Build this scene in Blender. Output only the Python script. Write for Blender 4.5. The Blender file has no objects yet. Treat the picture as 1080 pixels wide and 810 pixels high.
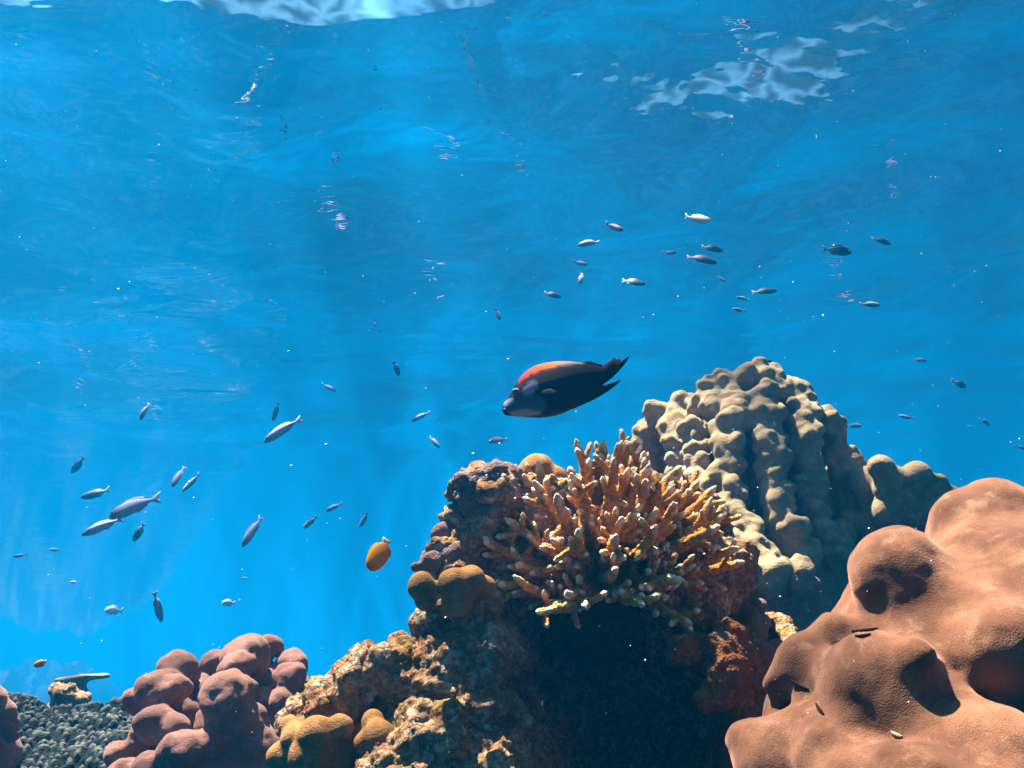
import bpy, bmesh, math, random
import numpy as np
from mathutils import Vector, Matrix, noise
R = math.radians
random.seed(7)
S = bpy.context.scene
COL = S.collection

# ------------------------------------------------------------------ camera, sky, sun, exposure
PITCH = R(18.6); F = 978.0                                   # focal length in pixels of the 1080-wide photograph
cam_d = bpy.data.cameras.new('camera'); cam = bpy.data.objects.new('camera', cam_d); COL.objects.link(cam)
cam.location = (0, 0, 0); cam.rotation_euler = (R(90) + PITCH, 0, 0)
cam_d.sensor_fit = 'HORIZONTAL'; cam_d.angle = 2 * math.atan(540 / F)
cam_d.clip_start = 0.02; cam_d.clip_end = 5000
S.camera = cam
SUN = Vector((-0.29, 0.10, 0.93)).normalized()               # towards the sun: high, from the left
el = math.asin(SUN.z); az = math.atan2(SUN.x, SUN.y)
w = bpy.data.worlds.new('World'); S.world = w; w.use_nodes = True
nt = w.node_tree
sky = nt.nodes.new('ShaderNodeTexSky'); sky.sky_type = 'NISHITA'; sky.sun_disc = False
sky.sun_elevation = el; sky.sun_rotation = az
bg = nt.nodes['Background']; bg.inputs['Strength'].default_value = 0.05
tint = nt.nodes.new('ShaderNodeMix'); tint.data_type = 'RGBA'; tint.blend_type = 'MULTIPLY'
tint.inputs[0].default_value = 1.0; tint.inputs[7].default_value = (.62, 1.05, 1.0, 1)
nt.links.new(sky.outputs[0], tint.inputs[6]); nt.links.new(tint.outputs[2], bg.inputs['Color'])
sl = bpy.data.lights.new('sun', 'SUN'); sl.energy = 5.0; sl.angle = R(1.2); sl.color = (1.0, 0.86, 0.66)
so = bpy.data.objects.new('sun', sl); COL.objects.link(so)
so.rotation_euler = SUN.to_track_quat('Z', 'Y').to_euler(); so.location = SUN * 20
S.view_settings.view_transform = 'Standard'; S.view_settings.look = 'None'
S.view_settings.exposure = 1.30; S.view_settings.gamma = 1.0
S.cycles.volume_bounces = 0; S.cycles.max_bounces = 6; S.cycles.diffuse_bounces = 1
S.cycles.transparent_max_bounces = 8; S.cycles.sample_clamp_indirect = 4.0

def P(px, py, d):
    """world point seen at a pixel of the 1080x810 photograph, d metres ahead of the camera"""
    x = (px - 540) / F * d; u = (405 - py) / F * d
    return Vector((x, math.cos(PITCH) * d - math.sin(PITCH) * u, math.sin(PITCH) * d + math.cos(PITCH) * u))

# ------------------------------------------------------------------ helpers
def tag(o, label=None, cat=None, group=None, kind=None):
    if label: o['label'] = label
    if cat: o['category'] = cat
    if group: o['group'] = group
    if kind: o['kind'] = kind
    return o
def link(name, me, mat=None, parent=None, loc=None):
    o = bpy.data.objects.new(name, me); COL.objects.link(o)
    if mat and not me.materials: me.materials.append(mat)
    if parent: o.parent = parent
    if loc is not None: o.location = loc
    return o
def empty(name, loc, mat4=None):
    o = bpy.data.objects.new(name, None); COL.objects.link(o); o.empty_display_size = 0.05
    o.location = loc
    return o
def mesh_from(name, verts, faces, cols=None, smooth=True):
    me = bpy.data.meshes.new(name)
    me.from_pydata([tuple(v) for v in verts], [], faces); me.update()
    if smooth: me.polygons.foreach_set('use_smooth', [True] * len(me.polygons))
    if cols is not None:
        a = me.color_attributes.new('Col', 'FLOAT_COLOR', 'POINT')
        a.data.foreach_set('color', np.array([(c[0], c[1], c[2], 1.0) for c in cols], dtype=np.float32).ravel())
    return me
def displace(me, octaves, seed=0.0):
    n = len(me.vertices)
    off = Vector((seed * 3.1, seed * 1.7, seed * 5.3))
    nrm = [v.normal.copy() for v in me.vertices]
    for v, nn in zip(me.vertices, nrm):
        s = 0.0
        for kind, sc, amp in octaves:
            p = (v.co + off) * sc
            if kind == 'n': s += amp * noise.noise(p)
            elif kind == 'r': s += amp * (0.5 - abs(noise.noise(p))) * 2 - amp * 0.5
            elif kind == 'c':
                d, _ = noise.voronoi(p); s += amp * (0.55 - d[0])
            elif kind == 'f': s += amp * noise.fractal(p, 0.6, 2.1, 5)
        v.co += nn * s
    me.update()
ICO = {}
def blob(name, balls, voxel, mat, smooth=6, octaves=(), seed=0.0, base=None, sub=3, fac=0.5):
    """balls: (point, radius) or (point, (rx,ry,rz)); fused to one skin"""
    if sub not in ICO:
        bm = bmesh.new(); bmesh.ops.create_icosphere(bm, subdivisions=sub, radius=1.0)
        ICO[sub] = (np.array([v.co[:] for v in bm.verts]), np.array([[v.index for v in f.verts] for f in bm.faces])); bm.free()
    uv, uf = ICO[sub]; VV, FF = [], []
    for i, (c, r) in enumerate(balls):
        VV.append(uv * np.array(r if isinstance(r, (tuple, list)) else (r, r, r)) + np.array(c[:])); FF.append(uf + i * len(uv))
    me = bpy.data.meshes.new('fuse'); me.from_pydata(np.concatenate(VV).tolist(), [], np.concatenate(FF).tolist()); me.update()
    t = bpy.data.objects.new('fuse', me); COL.objects.link(t)
    m = t.modifiers.new('r', 'REMESH'); m.mode = 'VOXEL'; m.voxel_size = voxel; m.use_smooth_shade = True
    if smooth:
        q = t.modifiers.new('s', 'SMOOTH'); q.factor = fac; q.iterations = smooth
    dg = bpy.context.evaluated_depsgraph_get()
    out = bpy.data.meshes.new_from_object(t.evaluated_get(dg), preserve_all_data_layers=False, depsgraph=dg)
    bpy.data.objects.remove(t); bpy.data.meshes.remove(me)
    out.name = name; out.materials.clear()
    if octaves: displace(out, octaves, seed)
    co = np.empty(len(out.vertices) * 3, dtype=np.float32); out.vertices.foreach_get('co', co); co = co.reshape(-1, 3)
    b = Vector(base) if base is not None else Vector((float(co[:, 0].mean()), float(co[:, 1].mean()), float(co[:, 2].min())))
    out.transform(Matrix.Translation(-b))
    out.polygons.foreach_set('use_smooth', [True] * len(out.polygons)); out.update()
    return link(name, out, mat, loc=b)

class NT:
    """small node-tree writer"""
    def __init__(s, name):
        s.m = bpy.data.materials.new(name); s.m.use_nodes = True; s.t = s.m.node_tree
        s.t.nodes.clear(); s.out = s.n('ShaderNodeOutputMaterial')
    def n(s, ty, **kw):
        x = s.t.nodes.new(ty)
        for k, v in kw.items():
            if k.startswith('_'): setattr(x, k[1:], v)
            else: s.put(x.inputs[k.replace('__', ' ')], v)
        return x
    def put(s, sock, v):
        if isinstance(v, bpy.types.NodeSocket): s.t.links.new(v, sock)
        elif isinstance(v, bpy.types.Node): s.t.links.new(v.outputs[0], sock)
        else:
            if sock.type == 'RGBA' and len(v) == 3: v = (*v, 1)
            sock.default_value = v
    def math(s, op, a, b=0.0, c=None, clamp=False):
        x = s.t.nodes.new('ShaderNodeMath'); x.operation = op; x.use_clamp = clamp
        s.put(x.inputs[0], a); s.put(x.inputs[1], b)
        if c is not None: s.put(x.inputs[2], c)
        return x.outputs[0]
    def ramp(s, fac, stops):
        x = s.t.nodes.new('ShaderNodeValToRGB'); s.put(x.inputs[0], fac)
        e = x.color_ramp.elements
        while len(e) < len(stops): e.new(0.5)
        for q, (p, c) in zip(e, stops):
            q.position = p; q.color = (*c, 1) if len(c) == 3 else c
        return x.outputs[0]
    def mix(s, f, a, b, op='MIX'):
        x = s.t.nodes.new('ShaderNodeMix'); x.data_type = 'RGBA'; x.blend_type = op
        s.put(x.inputs[0], f); s.put(x.inputs[6], a); s.put(x.inputs[7], b)
        return x.outputs[2]
    def noise(s, vec, scale, detail=4, rough=0.55, dist=0.0, dim='3D'):
        x = s.n('ShaderNodeTexNoise', _noise_dimensions=dim, Vector=vec, Scale=scale, Detail=detail, Roughness=rough, Distortion=dist)
        return x.outputs['Fac']
    def voro(s, vec, scale, feature='F1', rnd=1.0):
        x = s.n('ShaderNodeTexVoronoi', _feature=feature, Vector=vec, Scale=scale, Randomness=rnd)
        return x.outputs['Distance']
    def bump(s, h, strength, dist, normal=None):
        x = s.n('ShaderNodeBump', Height=h, Strength=strength, Distance=dist)
        if normal is not None: s.put(x.inputs['Normal'], normal)
        return x.outputs[0]
def step(nt_, v, a, b):
    x = nt_.t.nodes.new('ShaderNodeMapRange'); x.interpolation_type = 'SMOOTHSTEP'
    nt_.put(x.inputs[0], v); x.inputs[1].default_value = a; x.inputs[2].default_value = b
    return x.outputs[0]

def coral_mat(name, c_main, c_alt, c_pale, var=9.0, pore=260.0, pore_d=0.004, rough=0.85, sheen=0.0, sheen_c=(1, .8, .7), lump=0.0, pale_amt=0.6):
    k = NT(name); tc = k.n('ShaderNodeTexCoord').outputs['Object']
    n1 = k.noise(tc, var, 5, 0.6); n2 = k.noise(tc, var * 3.3, 4, 0.65)
    c = k.mix(step(k, n1, 0.38, 0.64), c_main, c_alt)
    c = k.mix(k.math('MULTIPLY', step(k, n2, 0.5, 0.72), pale_amt), c, c_pale)
    v = k.voro(tc, pore)
    c = k.mix(k.math('MULTIPLY', step(k, v, 0.25, 0.6), 0.35), c, (c_main[0]*.45, c_main[1]*.42, c_main[2]*.4))
    fine = k.noise(tc, pore * 0.45, 3, 0.6)
    b = k.bump(k.math('ADD', k.math('MULTIPLY', v, -0.8), fine), 0.75, pore_d)
    if lump: b = k.bump(k.noise(tc, 34, 3, 0.6), 0.6, lump, b)
    p = k.n('ShaderNodeBsdfPrincipled', Base__Color=c, Roughness=rough, Normal=b)
    p.inputs['Specular IOR Level'].default_value = 0.04
    if sheen:
        p.inputs['Sheen Weight'].default_value = sheen; p.inputs['Sheen Roughness'].default_value = 0.45
        p.inputs['Sheen Tint'].default_value = (*sheen_c, 1)
    k.put(k.out.inputs['Surface'], p)
    return k.m

def rock_mat(name):
    k = NT(name); tc = k.n('ShaderNodeTexCoord').outputs['Object']
    warp = k.n('ShaderNodeVectorMath', _operation='ADD')
    k.put(warp.inputs[0], tc)
    wn = k.n('ShaderNodeTexNoise', Vector=tc, Scale=18.0, Detail=3.0)
    sc = k.n('ShaderNodeVectorMath', _operation='SCALE'); k.put(sc.inputs[0], wn.outputs['Color']); sc.inputs['Scale'].default_value = 0.03
    k.put(warp.inputs[1], sc)
    wv = warp.outputs[0]
    n1 = k.noise(wv, 9, 6, 0.65); n2 = k.noise(wv, 23, 6, 0.7); n3 = k.noise(wv, 14, 5, 0.6, 0.6); n4 = k.noise(wv, 75, 4, 0.7)
    c = k.ramp(n1, [(0.30, (.06, .028, .012)), (0.45, (.27, .145, .066)), (0.56, (.35, .225, .125)), (0.70, (.35, .23, .17))])
    c = k.mix(step(k, n2, 0.50, 0.61), c, (.48, .37, .28))
    c = k.mix(k.math('MULTIPLY', step(k, n3, 0.58, 0.66), 0.8), c, (.20, .155, .02))
    pk = k.noise(wv, 30, 3, 0.6, 1.2)
    c = k.mix(k.math('MULTIPLY', step(k, pk, 0.60, 0.66), 0.75), c, (.20, .065, .075))
    c = k.mix(k.math('MULTIPLY', step(k, n4, 0.60, 0.44), 0.55), c, (.02, .01, .007))
    v = k.voro(wv, 90)
    h = k.math('ADD', k.math('MULTIPLY', n2, 1.2), k.math('ADD', k.math('MULTIPLY', n4, 0.7), k.math('MULTIPLY', v, -0.45)))
    b = k.bump(h, 0.9, 0.014)
    p = k.n('ShaderNodeBsdfPrincipled', Base__Color=c, Roughness=0.9, Normal=b); p.inputs['Specular IOR Level'].default_value = 0.04
    k.put(k.out.inputs['Surface'], p)
    return k.m

def attr_mat(name, rough=0.5, bump_scale=0, bump_d=0.001, spec=0.4, noise_amt=0.0, fine=400):
    k = NT(name); c = k.n('ShaderNodeAttribute', _attribute_name='Col').outputs['Color']
    tc = k.n('ShaderNodeTexCoord').outputs['Object']
    if noise_amt:
        c = k.mix(k.math('MULTIPLY', step(k, k.noise(tc, fine * 0.4, 3, 0.6), 0.45, 0.62), noise_amt), c, (.03, .02, .02))
    p = k.n('ShaderNodeBsdfPrincipled', Base__Color=c, Roughness=rough)
    p.inputs['Specular IOR Level'].default_value = spec
    if bump_scale:
        k.put(p.inputs['Normal'], k.bump(k.math('MULTIPLY', k.voro(tc, bump_scale), -1), 0.7, bump_d))
    k.put(k.out.inputs['Surface'], p)
    return k.m

def plain_mat(name, c, rough=0.4, spec=0.5, var=0.25, sc=300):
    k = NT(name); tc = k.n('ShaderNodeTexCoord').outputs['Object']
    cc = k.mix(k.noise(tc, sc, 3), c, tuple(x * (1 - var * 2) for x in c))
    p = k.n('ShaderNodeBsdfPrincipled', Base__Color=cc, Roughness=rough); p.inputs['Specular IOR Level'].default_value = spec
    k.put(k.out.inputs['Surface'], p)
    return k.m

# ------------------------------------------------------------------ water: surface above, body of water all round
SURF = 5.5; OFF = (0.28, 0.0)  # OFF slides the painted light bands across the reef
def axis(lo, hi, fine_lo, fine_hi, d0):
    a = list(np.arange(fine_lo, fine_hi + 1e-6, d0)); s = d0
    while a[-1] < hi: s *= 1.16; a.append(a[-1] + s)
    s = d0
    while a[0] > lo: s *= 1.16; a.insert(0, a[0] - s)
    return a
def build_surface():
    xs = axis(-350, 350, -22, 22, 0.25); ys = axis(-100, 500, 1, 38, 0.25)
    rnd = random.Random(3)
    waves = []
    for i in range(20):
        L = rnd.choice([6.0, 4.2, 2.8, 2.0]) * rnd.uniform(.8, 1.2)
        th = R(rnd.gauss(75, 38)); kx, ky = math.cos(th) * 6.283 / L, math.sin(th) * 6.283 / L
        waves.append((kx, ky, rnd.uniform(0, 6.28), 0.0058 * L))
    X, Y = np.meshgrid(np.array(xs), np.array(ys))
    Z = np.zeros_like(X)
    fade = np.clip(1.35 - np.hypot(X, Y) / 19, 0, 1) ** 1.2
    for kx, ky, ph, a in waves: Z += fade * a * np.sin(kx * (X - 6.0) + ky * Y + ph + 0.5 * np.sin(0.7 * X + 0.4 * ky * Y))
    nx, ny = len(xs), len(ys)
    V = np.stack([X, Y, Z], -1).reshape(-1, 3).tolist()
    Fc = [(j * nx + i, j * nx + i + 1, (j + 1) * nx + i + 1, (j + 1) * nx + i) for j in range(ny - 1) for i in range(nx - 1)]
    k = NT('water surface'); tc = k.n('ShaderNodeTexCoord').outputs['Object']
    # fine ripples
    mp = k.n('ShaderNodeMapping', Vector=tc); mp.inputs['Scale'].default_value = (0.75, 1.0, 1.0); mp.inputs['Rotation'].default_value = (0, 0, R(12))
    h = k.math('ADD', k.noise(mp, 0.9, 3, 0.42, 0.35, '2D'), k.math('MULTIPLY', k.noise(mp, 4.5, 2, 0.5, 0.3, '2D'), 0.035))
    rl = k.n('ShaderNodeVectorMath', _operation='LENGTH'); k.put(rl.inputs[0], tc)
    calm = k.t.nodes.new('ShaderNodeMapRange'); k.put(calm.inputs[0], rl.outputs['Value'])
    for q, v in zip((1, 2, 3, 4), (7, 24, 1.0, 0.16)): calm.inputs[q].default_value = v
    nrm = k.bump(h, calm.outputs[0], 0.07)
    fr = k.n('ShaderNodeFresnel', IOR=1.333, Normal=nrm).outputs[0]
    # caustics and light shafts painted into the transparency, independent of the ripples (brighter and dimmer patches of what passes through)
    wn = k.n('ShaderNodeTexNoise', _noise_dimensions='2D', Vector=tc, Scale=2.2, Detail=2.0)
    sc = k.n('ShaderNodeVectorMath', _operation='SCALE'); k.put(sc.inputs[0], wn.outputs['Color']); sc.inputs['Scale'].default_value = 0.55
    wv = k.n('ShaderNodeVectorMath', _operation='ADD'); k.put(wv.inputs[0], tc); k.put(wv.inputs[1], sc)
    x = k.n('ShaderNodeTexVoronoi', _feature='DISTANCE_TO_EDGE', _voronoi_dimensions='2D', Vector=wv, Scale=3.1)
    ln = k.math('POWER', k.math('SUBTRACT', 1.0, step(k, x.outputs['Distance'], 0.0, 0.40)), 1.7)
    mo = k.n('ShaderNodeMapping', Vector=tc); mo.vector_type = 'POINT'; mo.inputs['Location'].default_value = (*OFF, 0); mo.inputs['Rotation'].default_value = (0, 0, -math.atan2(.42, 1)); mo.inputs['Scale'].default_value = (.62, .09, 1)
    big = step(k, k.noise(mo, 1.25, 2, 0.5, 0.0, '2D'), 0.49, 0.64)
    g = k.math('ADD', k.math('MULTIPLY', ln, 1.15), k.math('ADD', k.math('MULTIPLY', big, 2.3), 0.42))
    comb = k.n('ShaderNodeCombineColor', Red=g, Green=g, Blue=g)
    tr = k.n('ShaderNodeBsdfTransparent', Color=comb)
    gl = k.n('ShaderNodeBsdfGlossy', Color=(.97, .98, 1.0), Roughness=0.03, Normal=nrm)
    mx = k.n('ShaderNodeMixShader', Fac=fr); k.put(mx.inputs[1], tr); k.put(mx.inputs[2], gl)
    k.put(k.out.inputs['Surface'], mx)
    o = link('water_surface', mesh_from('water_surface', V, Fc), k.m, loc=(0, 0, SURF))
    tag(o, kind='structure')
build_surface()

DENS = 0.0145
def build_haze():
    bm = bmesh.new(); bmesh.ops.create_cube(bm, size=1.0)
    for v in bm.verts: v.co = Vector((v.co.x * 720, v.co.y * 620 + 200, v.co.z * 72 - 36))
    me = bpy.data.meshes.new('haze'); bm.to_mesh(me); bm.free()
    k = NT('sea water')
    pv = k.n('ShaderNodeVolumePrincipled', Color=(0.002, 0.345, 0.96), Density=DENS)
    pv.inputs['Anisotropy'].default_value = 0.4
    pv.inputs['Absorption Color'].default_value = (0, 0, 0, 1)
    k.put(k.out.inputs['Volume'], pv)
    tag(link('haze', me, k.m, loc=(0, 0, SURF + 0.35)), kind='stuff')
build_haze()

# ------------------------------------------------------------------ seabed
def seabed_h(x, y):
    r = ((x - .5) / 4.0) ** 2 + ((y - 3.0) / 2.7) ** 2
    z = -60.0 + 59.45 * math.exp(-r * r)
    q = Vector((x * .03, y * .03, 2.0))
    X, Y = x + 6 * noise.fractal(q, .8, 2.0, 4), y + 6 * noise.fractal(q + Vector((7, 3, 0)), .8, 2.0, 4)
    r2 = ((X + 56) / 30.0) ** 2 + ((Y - 112.0) / 30.0) ** 2
    z += 62.9 * math.exp(-r2 ** 1.2) + 1.6 * math.exp(-(((X + 46) / 10) ** 2 + ((Y - 104) / 13) ** 2))
    p = Vector((x, y, 0))
    z += 0.16 * noise.fractal(p * 0.9, 0.7, 2.0, 5)
    far = min(1.0, max(0.0, (y - 5) / 4))
    d, _ = noise.voronoi(p * 0.17); z += far * (1.2 * (0.5 - d[0]) + 1.3 * noise.fractal(p * 0.3, .7, 2.0, 4))
    return z
def build_seabed():
    xs = axis(-350, 350, -110, 5, 0.46); ys = axis(-100, 500, 0.5, 140, 0.46)
    nx, ny = len(xs), len(ys)
    V = [(x, y, seabed_h(x, y)) for y in ys for x in xs]
    Fc = [(j * nx + i, j * nx + i + 1, (j + 1) * nx + i + 1, (j + 1) * nx + i) for j in range(ny - 1) for i in range(nx - 1)]
    k = NT('seabed'); tc = k.n('ShaderNodeTexCoord').outputs['Object']
    n1 = k.noise(tc, 1.6, 6, 0.65); n2 = k.noise(tc, 6, 5, 0.65)
    c = k.ramp(n1, [(0.35, (.005, .015, .024)), (0.54, (.008, .024, .038)), (0.68, (.016, .038, .052)), (0.80, (.06, .09, .10))])  # water haze painted into the colour: blue cast stands in for absorbed red
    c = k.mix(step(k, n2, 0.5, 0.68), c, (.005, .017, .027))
    p = k.n('ShaderNodeBsdfPrincipled', Base__Color=c, Roughness=0.95, Normal=k.bump(n2, 0.9, 0.08))
    k.put(k.out.inputs['Surface'], p)
    tag(link('seabed', mesh_from('seabed', V, Fc), k.m), kind='structure')
build_seabed()

# ------------------------------------------------------------------ coral colonies
M_grey = coral_mat('olive grey coral', (.19, .14, .08), (.30, .23, .142), (.42, .34, .225), 7, 220, .003, sheen=.08, sheen_c=(1, .95, .8))
M_boulder = coral_mat('salmon boulder coral', (.075, .034, .020), (.175, .082, .050), (.28, .16, .115), 8, 480, .0007, sheen=.3, sheen_c=(1, .55, .42), pale_amt=.45)
M_pink = coral_mat('pink brown lobe coral', (.145, .072, .060), (.21, .113, .097), (.32, .20, .18), 9, 380, .0022, sheen=.2, sheen_c=(1, .65, .62), pale_amt=.75)
M_orange = coral_mat('orange brown coral', (.20, .095, .032), (.26, .14, .058), (.36, .25, .15), 14, 380, .0018, pale_amt=.7)
M_mauve = coral_mat('mauve grey coral', (.12, .08, .078), (.15, .105, .10), (.21, .16, .15), 9, 260, .003)
M_nodule = coral_mat('rust nodule coral', (.15, .05, .014), (.12, .062, .04), (.26, .17, .13), 16, 190, .007, lump=.008)
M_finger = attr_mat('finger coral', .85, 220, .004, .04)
M_shade_base = coral_mat('shade darkened coral base', (.022, .012, .006), (.035, .02, .01), (.05, .032, .018), 12, 260, .005)  # shade of the hollow put into the branching coral's base colour
M_rock = rock_mat('encrusted reef rock')

def stems(balls, centre, ks=(.22, .45, .7)):
    out = list(balls)
    for c, r in balls:
        m = max(r) if isinstance(r, tuple) else r
        for t in ks: out.append((c.lerp(centre, t), m * (1.0 - .1 * t)))
    return out
def px_balls(lst, ox, oy, s, depth_fn):
    out = []
    for x, y, r in lst:
        X, Y = ox + x * s, oy + y * s
        d = depth_fn(X, Y); out.append((P(X, Y, d), r * s * d / F))
    return out

def tall_grey_coral():
    chains = [[(95,160,42),(60,215,45),(45,280,52),(40,340,50)],[(150,130,38),(140,180,38),(138,235,36),(150,290,34),(160,345,40)],
          [(195,200,36),(195,250,34),(205,295,36),(205,350,40),(225,400,44)],[(240,82,40),(215,130,36)],[(285,72,42),(310,115,34),(330,160,34)],[(255,130,46),(300,150,38)],
          [(290,195,46),(285,245,48),(300,285,40),(280,330,46),(310,385,38),(295,430,48),(350,480,44),(355,545,58),(385,620,60),(330,620,55)],
          [(335,66,44),(370,52,48),(405,60,40),(432,88,36)],[(385,112,42),(402,165,44),(405,230,44),(428,280,44),(416,330,42),(430,380,44),(440,435,40),(470,495,52),(512,550,42),(480,620,52)],
          [(490,102,46),(500,150,46),(512,235,50),(522,300,42),(530,365,50),(540,420,40),(560,495,43),(580,545,42)],
          [(562,168,40),(590,200,38),(600,260,42),(612,330,42),(640,400,44),(650,450,42),(600,520,44)],[(640,290,36),(680,345,42),(690,420,50)]]
    ch, mid = [], []
    for c in chains:
        ch += c
        for (x0, y0, r0), (x1, y1, r1) in zip(c, c[1:]):
            mid += [(x0 + (x1 - x0) * t, y0 + (y1 - y0) * t, min(r0, r1) * .93) for t in (.33, .66)]
    cx, cy = 660 + 370 * .3704, 380 + 330 * .3704
    def dep(X, Y): return 3.35 + 0.55 * (((X - cx) / 130) ** 2 + ((min(Y - cy, 0)) / 130) ** 2) ** 1.0 - 0.38 * max(0, (Y - cy) / 130)
    mb = px_balls(mid, 660, 380, .3704, dep)
    b = px_balls(ch, 660, 380, .3704, dep)
    rnd = random.Random(5)
    extra = []
    for c, r in b:
        for _ in range(5):
            d = Vector((rnd.gauss(0, 1), -abs(rnd.gauss(0, 1)), rnd.gauss(.2, 1))).normalized()
            extra.append((c + d * r * rnd.uniform(.72, .95), r * rnd.uniform(.40, .60)))
    back = []
    for c, r in b:                                            # the far side of the mound
        back.append((Vector((c.x, 4.1 + (4.1 - c.y) * .8, c.z * .95 - .03)), r * 1.15))
    core = [(P(cx + 5, cy + 25, 4.0), (.40, .45, .46)), (P(cx, cy + 150, 3.75), (.50, .5, .55))]
    b = [(c, r) for c, r in b] + [(c, r * .84) for c, r in stems(b, P(cx, cy + 60, 4.0), (.2, .4))[len(b):]]; o = blob('mound_coral', b + mb + extra + back + core, .008, M_grey, 3, [('c', 18, .022), ('n', 9, .010), ('n', 28, .008)], 1)
    tag(o, 'tall olive grey coral mound of knobbly columns, highest thing on the reef', 'coral')
    sm = [(725,305,42),(760,340,42),(738,365,36),(830,330,46),(790,400,46),(805,440,46),(890,345,32),(880,385,42),(745,430,50),(850,440,50),(920,400,36)]
    b = px_balls(sm, 660, 380, .3704, lambda X, Y: 3.4)
    b += [(c + Vector((0, .13, -.03)), r * 1.3) for c, r in b] + [(P(965, 590, 3.55), (.26, .2, .28))]
    b += [(c + Vector((rnd.uniform(-.6, .6) * r, -.5 * r, rnd.uniform(-.3, .7) * r)), r * .5) for c, r in b[:11]]
    tag(blob('mound_coral', b, .011, M_grey, 2, [('n', 11, .012)], 4), 'low grey coral mound of round knobs between the tall mound and the salmon boulder', 'coral')
tall_grey_coral()

def salmon_boulder():
    L = [(725,172,104,1.50),(640,155,70,1.52),(800,150,70,1.52),(670,210,60,1.44),(490,300,108,1.35),(425,270,68,1.40),(560,275,60,1.38),(800,320,80,1.34),(760,300,50,1.35),
         (745,490,95,1.20),(690,470,50,1.22),(800,440,60,1.22),(435,585,118,1.21),(520,520,60,1.18),(350,640,60,1.24),(490,660,50,1.17),(330,560,60,1.27),(300,440,50,1.36),(215,520,62,1.34),(250,590,50,1.32),(140,590,38,1.37),
         (80,745,66,1.30),(165,735,62,1.27),(300,775,86,1.19),(230,690,50,1.28),(450,800,62,1.10),(580,745,66,1.14),(660,690,52,1.16),(620,620,40,1.2),(770,760,88,1.10),(700,740,50,1.12),(360,880,90,1.12),(560,880,100,1.05),(760,900,110,1.05),(130,850,80,1.25)]
    s = .395
    b = [(P(760 + x * s, 490 + y * s, d + r * s * d / F * .98), r * s * 1.36 * d / F) for x, y, r, d in L]
    core = [(P(1010, 745, 1.50), (.235, .25, .235)), (P(1055, 628, 1.54), (.15, .18, .13)), (P(960, 640, 1.50), (.10, .15, .10)), (P(1095, 690, 1.47), (.24, .27, .21)), (P(1000, 700, 1.42), (.17, .19, .15)), (P(900, 800, 1.44), (.15, .19, .16)), (P(1000, 940, 1.45), (.34, .36, .24))]
    b = stems(b, P(1010, 770, 1.66), (.12, .28, .45))
    o = blob('boulder_coral', b + core, .006, M_boulder, 170, [('n', 9, .009), ('n', 22, .0045), ('n', 55, .0014)], 2, sub=4)
    tag(o, 'big smooth salmon pink boulder coral with rounded bulges, closest to the viewer', 'coral')
    return o
boulder = salmon_boulder()

def pink_lobes():
    L = [(385,245,80,2.5),(330,300,60,2.42),(540,215,62,2.45),(690,185,98,2.42),(650,240,70,2.35),(805,140,50,2.52),(900,225,66,2.5),(885,275,72,2.4),(950,300,40,2.45),
         (290,355,95,2.32),(195,385,58,2.34),(360,340,70,2.3),(595,375,118,2.2),(690,340,55,2.25),(640,480,125,2.2),(700,610,130,2.2),(290,500,98,2.22),(210,560,70,2.25),(360,500,70,2.2),
         (400,615,100,2.12),(520,580,72,2.14),(480,690,110,2.15),(125,625,72,2.25),(240,690,72,2.12),(150,720,80,2.15),(855,395,66,2.35),(760,370,50,2.36),(860,520,70,2.4),(800,600,80,2.35),(620,760,130,2.15)]
    s = .2315
    b = [(P(100 + x * s, 650 + y * s, d), (r * 1.12 * s * d / F, r * 1.1 * s * d / F, r * 1.0 * s * d / F)) for x, y, r, d in L]
    core = [(P(225, 760, 2.62), (.16, .18, .13)), (P(285, 735, 2.5), (.08, .1, .09)), (P(300, 770, 2.4), (.08, .1, .12)), (P(215, 840, 2.5), (.22, .25, .22)), (P(215, 900, 2.5), (.2, .22, .2))]
    o = blob('lobe_coral', stems(b, P(225, 830, 2.55)) + core, .006, M_pink, 5, [('n', 12, .013), ('c', 22, .010), ('n', 34, .004), ('n', 80, .0014)], 3, sub=3)
    tag(o, 'pinkish brown coral of clustered rounded lobes, standing apart left of the rock', 'coral')
pink_lobes()

# ------------------------------------------------------------------ central reef rock
def reef_rock():
    L = [(515,520,34,1.9),(492,512,20,1.88),(500,560,36,1.88),(478,600,36,1.84),(490,640,44,1.82),(455,655,24,1.82),(505,690,44,1.78),(470,720,46,1.76),(425,712,36,1.78),(385,725,34,1.8),
         (350,745,30,1.82),(325,765,26,1.82),(405,765,34,1.80),(455,790,56,1.68),(515,765,42,1.72),(520,815,50,1.66),(430,830,60,1.66),(370,800,34,1.82),(500,860,80,1.7),(365,860,70,1.8),
         (560,545,44,1.95),(620,560,60,2.05),(690,570,56,2.08),(735,610,50,2.05),(535,700,30,2.0),(765,690,36,2.12),(785,770,44,2.1),(790,840,50,2.05),(560,600,36,2.1),
         (800,740,40,2.15),(540,600,44,1.93)]
    b = [(P(x, y, d), r * d / F) for x, y, r, d in L]
    core = [(P(640, 700, 3.1), (.46, .34, .52)), (P(630, 575, 2.6), (.34, .72, .12)), (P(512, 740, 2.3), (.05, .50, .30)), (P(530, 640, 2.45), (.09, .5, .18)), (P(795, 740, 2.5), (.06, .55, .24)), (P(735, 620, 2.4), (.10, .45, .10)), (P(600, 930, 2.3), (.45, .4, .22))]
    o = blob('reef_rock', b + core, .0055, M_rock, 2, [('f', 7, .022), ('f', 26, .010), ('c', 22, .022)], 5)
    tag(o, 'craggy brown reef rock crusted in beige, olive and pink, with a black hollow', 'rock')
reef_rock()

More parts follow.
